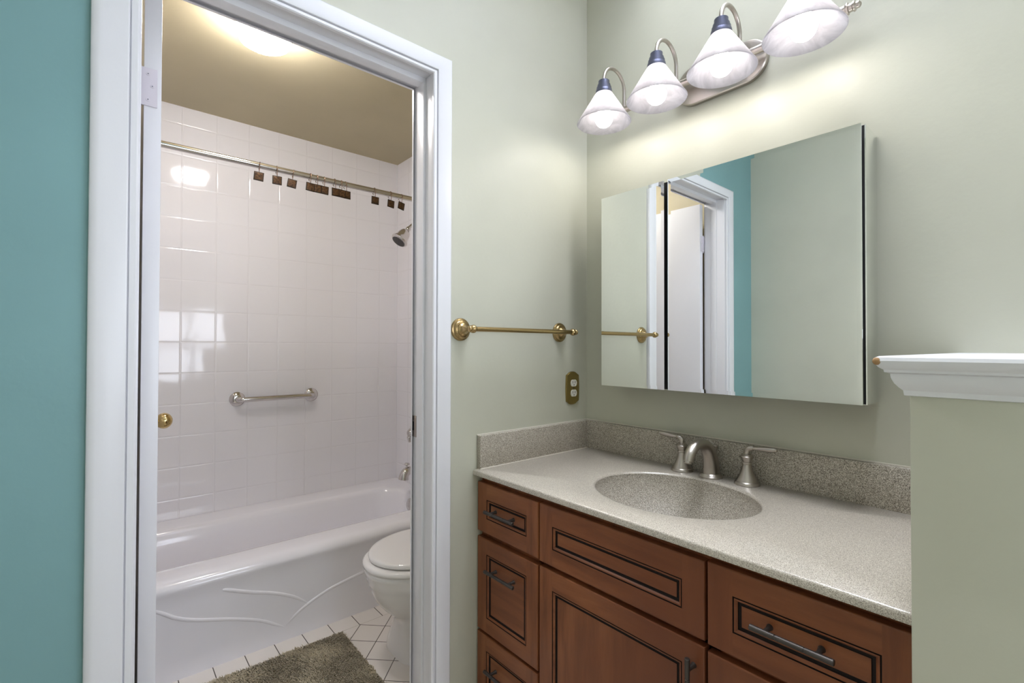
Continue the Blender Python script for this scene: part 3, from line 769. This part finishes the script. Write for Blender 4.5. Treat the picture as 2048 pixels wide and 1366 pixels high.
# ------------------------------------------------------------------ medicine cabinet
mc = thing('medicine_cabinet', (-0.055, -0.56, 1.0835), 'frameless mirrored medicine cabinet on the wall above the sink', 'medicine cabinet')
s_ = B(); s_.box(-0.101, -0.0005, -0.9545, -0.1700, 1.0835, 1.7555, 0.0008); s_.build('cabinet_body', MIRROR, mc)
s_ = B(); s_.box(-0.1022, -0.1008, -0.9518, -0.1715, 1.0850, 1.7545); s_.build('face_frame', BLACK, mc)
def mdoor(ya, yb):
    z0, z1 = 1.0840, 1.7555; bv = 0.011; dp = 0.0004
    bd = B()
    def rr_(i, x): return [(x, ya-i, z0+i), (x, yb+i, z0+i), (x, yb+i, z1-i), (x, ya-i, z1-i)]
    bd.loft([rr_(0, -0.1140), rr_(0, -0.1190+dp), rr_(bv, -0.1190)], 0, True, True)
    o = bd.build('mirror_door', MIRROR, mc, 1)
    for p in o.data.polygons: p.use_smooth = False
    return o
mdoor(-0.1705, -0.4235); mdoor(-0.4365, -0.9490)
for z in (1.12, 1.715):
    for y0, y1 in ((-0.943, -0.924), (-0.4445, -0.4375)):
        s_ = B(); s_.box(-0.1139, -0.1023, y0, y1, z-0.014, z+0.014, 0.001); s_.build('door_hinge', NICKEL, mc)

# ------------------------------------------------------------------ vanity wall light
wl = thing('vanity_light', (-0.02, -0.532, 2.083), 'four-lamp vanity wall light with brushed nickel bar and white glass shades', 'wall light')
BX, BZ = -0.050, 2.083
s_ = B()
def stad(hl, r, x):
    out = []
    for k in range(20): a = R(-90+180*k/19); out.append((x, -0.553+hl+r*math.cos(a), BZ+r*math.sin(a)))
    for k in range(20): a = R(90+180*k/19); out.append((x, -0.553-hl+r*math.cos(a), BZ+r*math.sin(a)))
    return out
s_.loft([stad(0.082, 0.064, -0.0005), stad(0.082, 0.064, -0.014), stad(0.082, 0.061, -0.0175), stad(0.082, 0.052, -0.0185)], 0, True, True)
s_.build('back_plate', NICKEL, wl)
s_ = B(); s_.tube([(BX, -0.205, BZ), (BX, -0.905, BZ)], 0.0115, 20)
for q in (-0.49, -0.62): s_.tube([(-0.015, q, BZ), (BX, q, BZ)], 0.009, 14)
s_.build('bar', NICKEL, wl)
for yy, d in ((-0.205, 1), (-0.905, -1)):
    s_ = B(); s_.lathe([(0.0125, -0.004), (0.0150, 0), (0.0150, 0.003), (0.0105, 0.005), (0.0105, 0.012), (0.0130, 0.014), (0.0130, 0.017), (0.0085, 0.020), (0.0085, 0.026), (0.004, 0.030), (1e-5, 0.031)],
                       (BX, yy, BZ), (0, d, 0), 20); s_.build('finial', NICKEL, wl)
def lamp_parts():
    y = -0.2205; dx = -0.168
    a = B()
    rad = (BX-0.002 - dx)/2; cxm = (BX-0.002 + dx)/2
    pts = [(BX-0.002, y, BZ), (BX-0.002, y, 2.110), (BX-0.002, y, 2.135)]
    pts += [(cxm + rad*math.cos(R(t)), y, 2.148 + rad*1.02*math.sin(R(t))) for t in range(0, 181, 10)]
    pts += [(dx, y, 2.140)]
    a.tube(pts, 0.0062, 14)
    arm = a.build('lamp_arm', NICKEL, wl)
    s1 = B(); s1.lathe([(0.0285, 2.098), (0.0290, 2.103), (0.0275, 2.112), (0.0255, 2.113), (0.0255, 2.121), (0.0225, 2.122), (0.0225, 2.130), (0.0190, 2.131), (0.0190, 2.144), (0.0150, 2.147), (0.006, 2.148)],
                       (dx, y, 0), (0, 0, 1), 28)
    sock = s1.build('socket_cap', GUNMETAL, arm)
    s2 = B()
    zt, zb, rt_, rb_ = 2.104, 1.9975, 0.0265, 0.0925
    outer = [(rt_*0.6, zt+0.0015), (rt_*0.92, zt)] + [(rt_+(rb_-rt_)*t, zt+(zb-zt)*t) for t in (0.05, 0.2, 0.4, 0.6, 0.8, 0.95)] + [(rb_, zb+0.001), (rb_-0.0015, zb-0.0008), (rb_-0.0032, zb+0.001)]
    inner = [(rt_-0.004+(rb_-rt_)*t, zt-0.002+(zb-zt)*t) for t in (0.93, 0.8, 0.6, 0.4, 0.2, 0.05)] + [(rt_*0.6, zt-0.004)]
    s2.lathe(outer+inner, (dx, y, 0), (0, 0, 1), 48, 0, 1, 1, False, False)
    sh_ = s2.build('shade', SHADE, arm, 60)
    s3 = B(); zc = 2.014; rb = 0.0305
    pr_ = [(1e-5, -rb)] + [(rb*math.sin(R(t)), -rb*math.cos(R(t))) for t in range(12, 133, 12)] + [(0.0185, 0.030), (0.0150, 0.043), (0.0135, 0.056), (0.0135, 0.085)]
    s3.lathe(pr_, (dx, y, zc), (0, 0, 1), 28)
    bl = s3.build('bulb', BULB, arm)
    return arm, (sock, sh_, bl)
arm0, subs = lamp_parts()
for i in range(1, 4):
    a = arm0.copy(); COL.objects.link(a); a.parent = wl; a.location = (0, -0.2075*i, 0)
    for q in subs:
        c = q.copy(); COL.objects.link(c); c.parent = a

# ------------------------------------------------------------------ towel bar
tbr = thing('towel_bar', (-0.388, 0, 1.2775), 'antique brass towel bar on the wall right of the doorway', 'towel bar')
TBY, TBZ = -0.070, 1.2755
s_ = B(); s_.tube([(-0.622, TBY, TBZ), (-0.150, TBY, TBZ)], 0.0078, 20); s_.build('bar', BRASS, tbr)
for xx in (-0.6145, -0.1600):
    s_ = B()
    s_.lathe([(0.0365, 0), (0.0365, 0.003), (0.0345, 0.006), (0.0305, 0.0075), (0.0295, 0.011), (0.0265, 0.0135), (0.0215, 0.015), (0.0205, 0.0185), (0.0150, 0.0215), (0.0125, 0.026), (0.0080, 0.036), (0.0068, 0.045), (0.0072, 0.055)],
             (xx, 0, TBZ), (0, -1, 0), 36)
    s_.sphere((xx, TBY, TBZ), 0.0130, 20, 12)
    s_.build('post', BRASS, tbr)
for xx, d in ((-0.622, -1), (-0.150, 1)):
    s_ = B(); s_.lathe([(0.0085, -0.003), (0.0108, 0), (0.0108, 0.0025), (0.0090, 0.004), (0.0098, 0.006), (0.0090, 0.009), (0.0050, 0.0115), (1e-5, 0.012)], (xx, TBY, TBZ), (d, 0, 0), 20); s_.build('end_cap', BRASS, tbr)

# ------------------------------------------------------------------ outlet
ou = thing('wall_outlet', (-0.0885, 0, 1.061), 'brass plated double wall outlet under the towel bar', 'outlet')
hw, hh = 0.0375, 0.0645
def outl(k):
    a, b = hw*k, hh*k
    rp = [(a*0.93, b*0.80), (a*0.86, b*0.82)]
    rp += [(a*0.80*math.cos(R(t)), b*0.84 + b*0.16*math.sin(R(t))) for t in (0, 25, 50, 70, 90)]
    right = [(a*0.93, b*0.78), (a*0.90, b*0.81), (a*0.76, b*0.83), (a*0.64, b*0.89), (a*0.42, b*0.965), (a*0.2, b*0.995)]
    top = right + [(0, b)] + [(-x, z) for x, z in right[::-1]]
    side = [(-a*0.955, b*0.55), (-a*0.985, b*0.25), (-a, 0), (-a*0.985, -b*0.25), (-a*0.955, -b*0.55)]
    bot = [(-x, -z) for x, z in top]
    side2 = [(-x, -z) for x, z in side]
    return top + side + bot + side2
s_ = B()
s_.loft([[(-0.0885+x, y, 1.061+z) for x, z in outl(k)] for k, y in ((1.0, -0.0005), (1.0, -0.003), (0.965, -0.0065), (0.93, -0.0072))], 0, True, True)
s_.build('cover_plate', BRASS_DULL, ou)
for dz in (0.0195, -0.0195):
    s_ = B()
    o_ = []
    for k in range(32):
        a = 2*math.pi*k/32; o_.append((0.0168*math.cos(a), max(-0.0132, min(0.0132, 0.0168*math.sin(a)))))
    s_.loft([[(-0.0865+x, -0.0065, 1.061+dz+z) for x, z in o_], [(-0.0865+x*0.98, -0.0100, 1.061+dz+z*0.98) for x, z in o_]], 0, False, True)
    rc = s_.build('receptacle', OUTLETW, ou)
    s_ = B()
    for q in (-0.0065, 0.0060): s_.box(-0.0865+q-0.0012, -0.0865+q+0.0012, -0.0104, -0.0098, 1.061+dz-0.001, 1.061+dz+0.008)
    s_.lathe([(0.0024, 0), (1e-5, 0.0003)], (-0.0865, -0.0101, 1.061+dz-0.007), (0, -1, 0), 12)
    s_.build('slot', BLACK, rc)
s_ = B(); s_.lathe([(0.0032, 0), (0.0026, 0.0012), (1e-5, 0.0014)], (-0.0865, -0.0072, 1.061), (0, -1, 0), 12); s_.build('screw', BRONZE, ou)
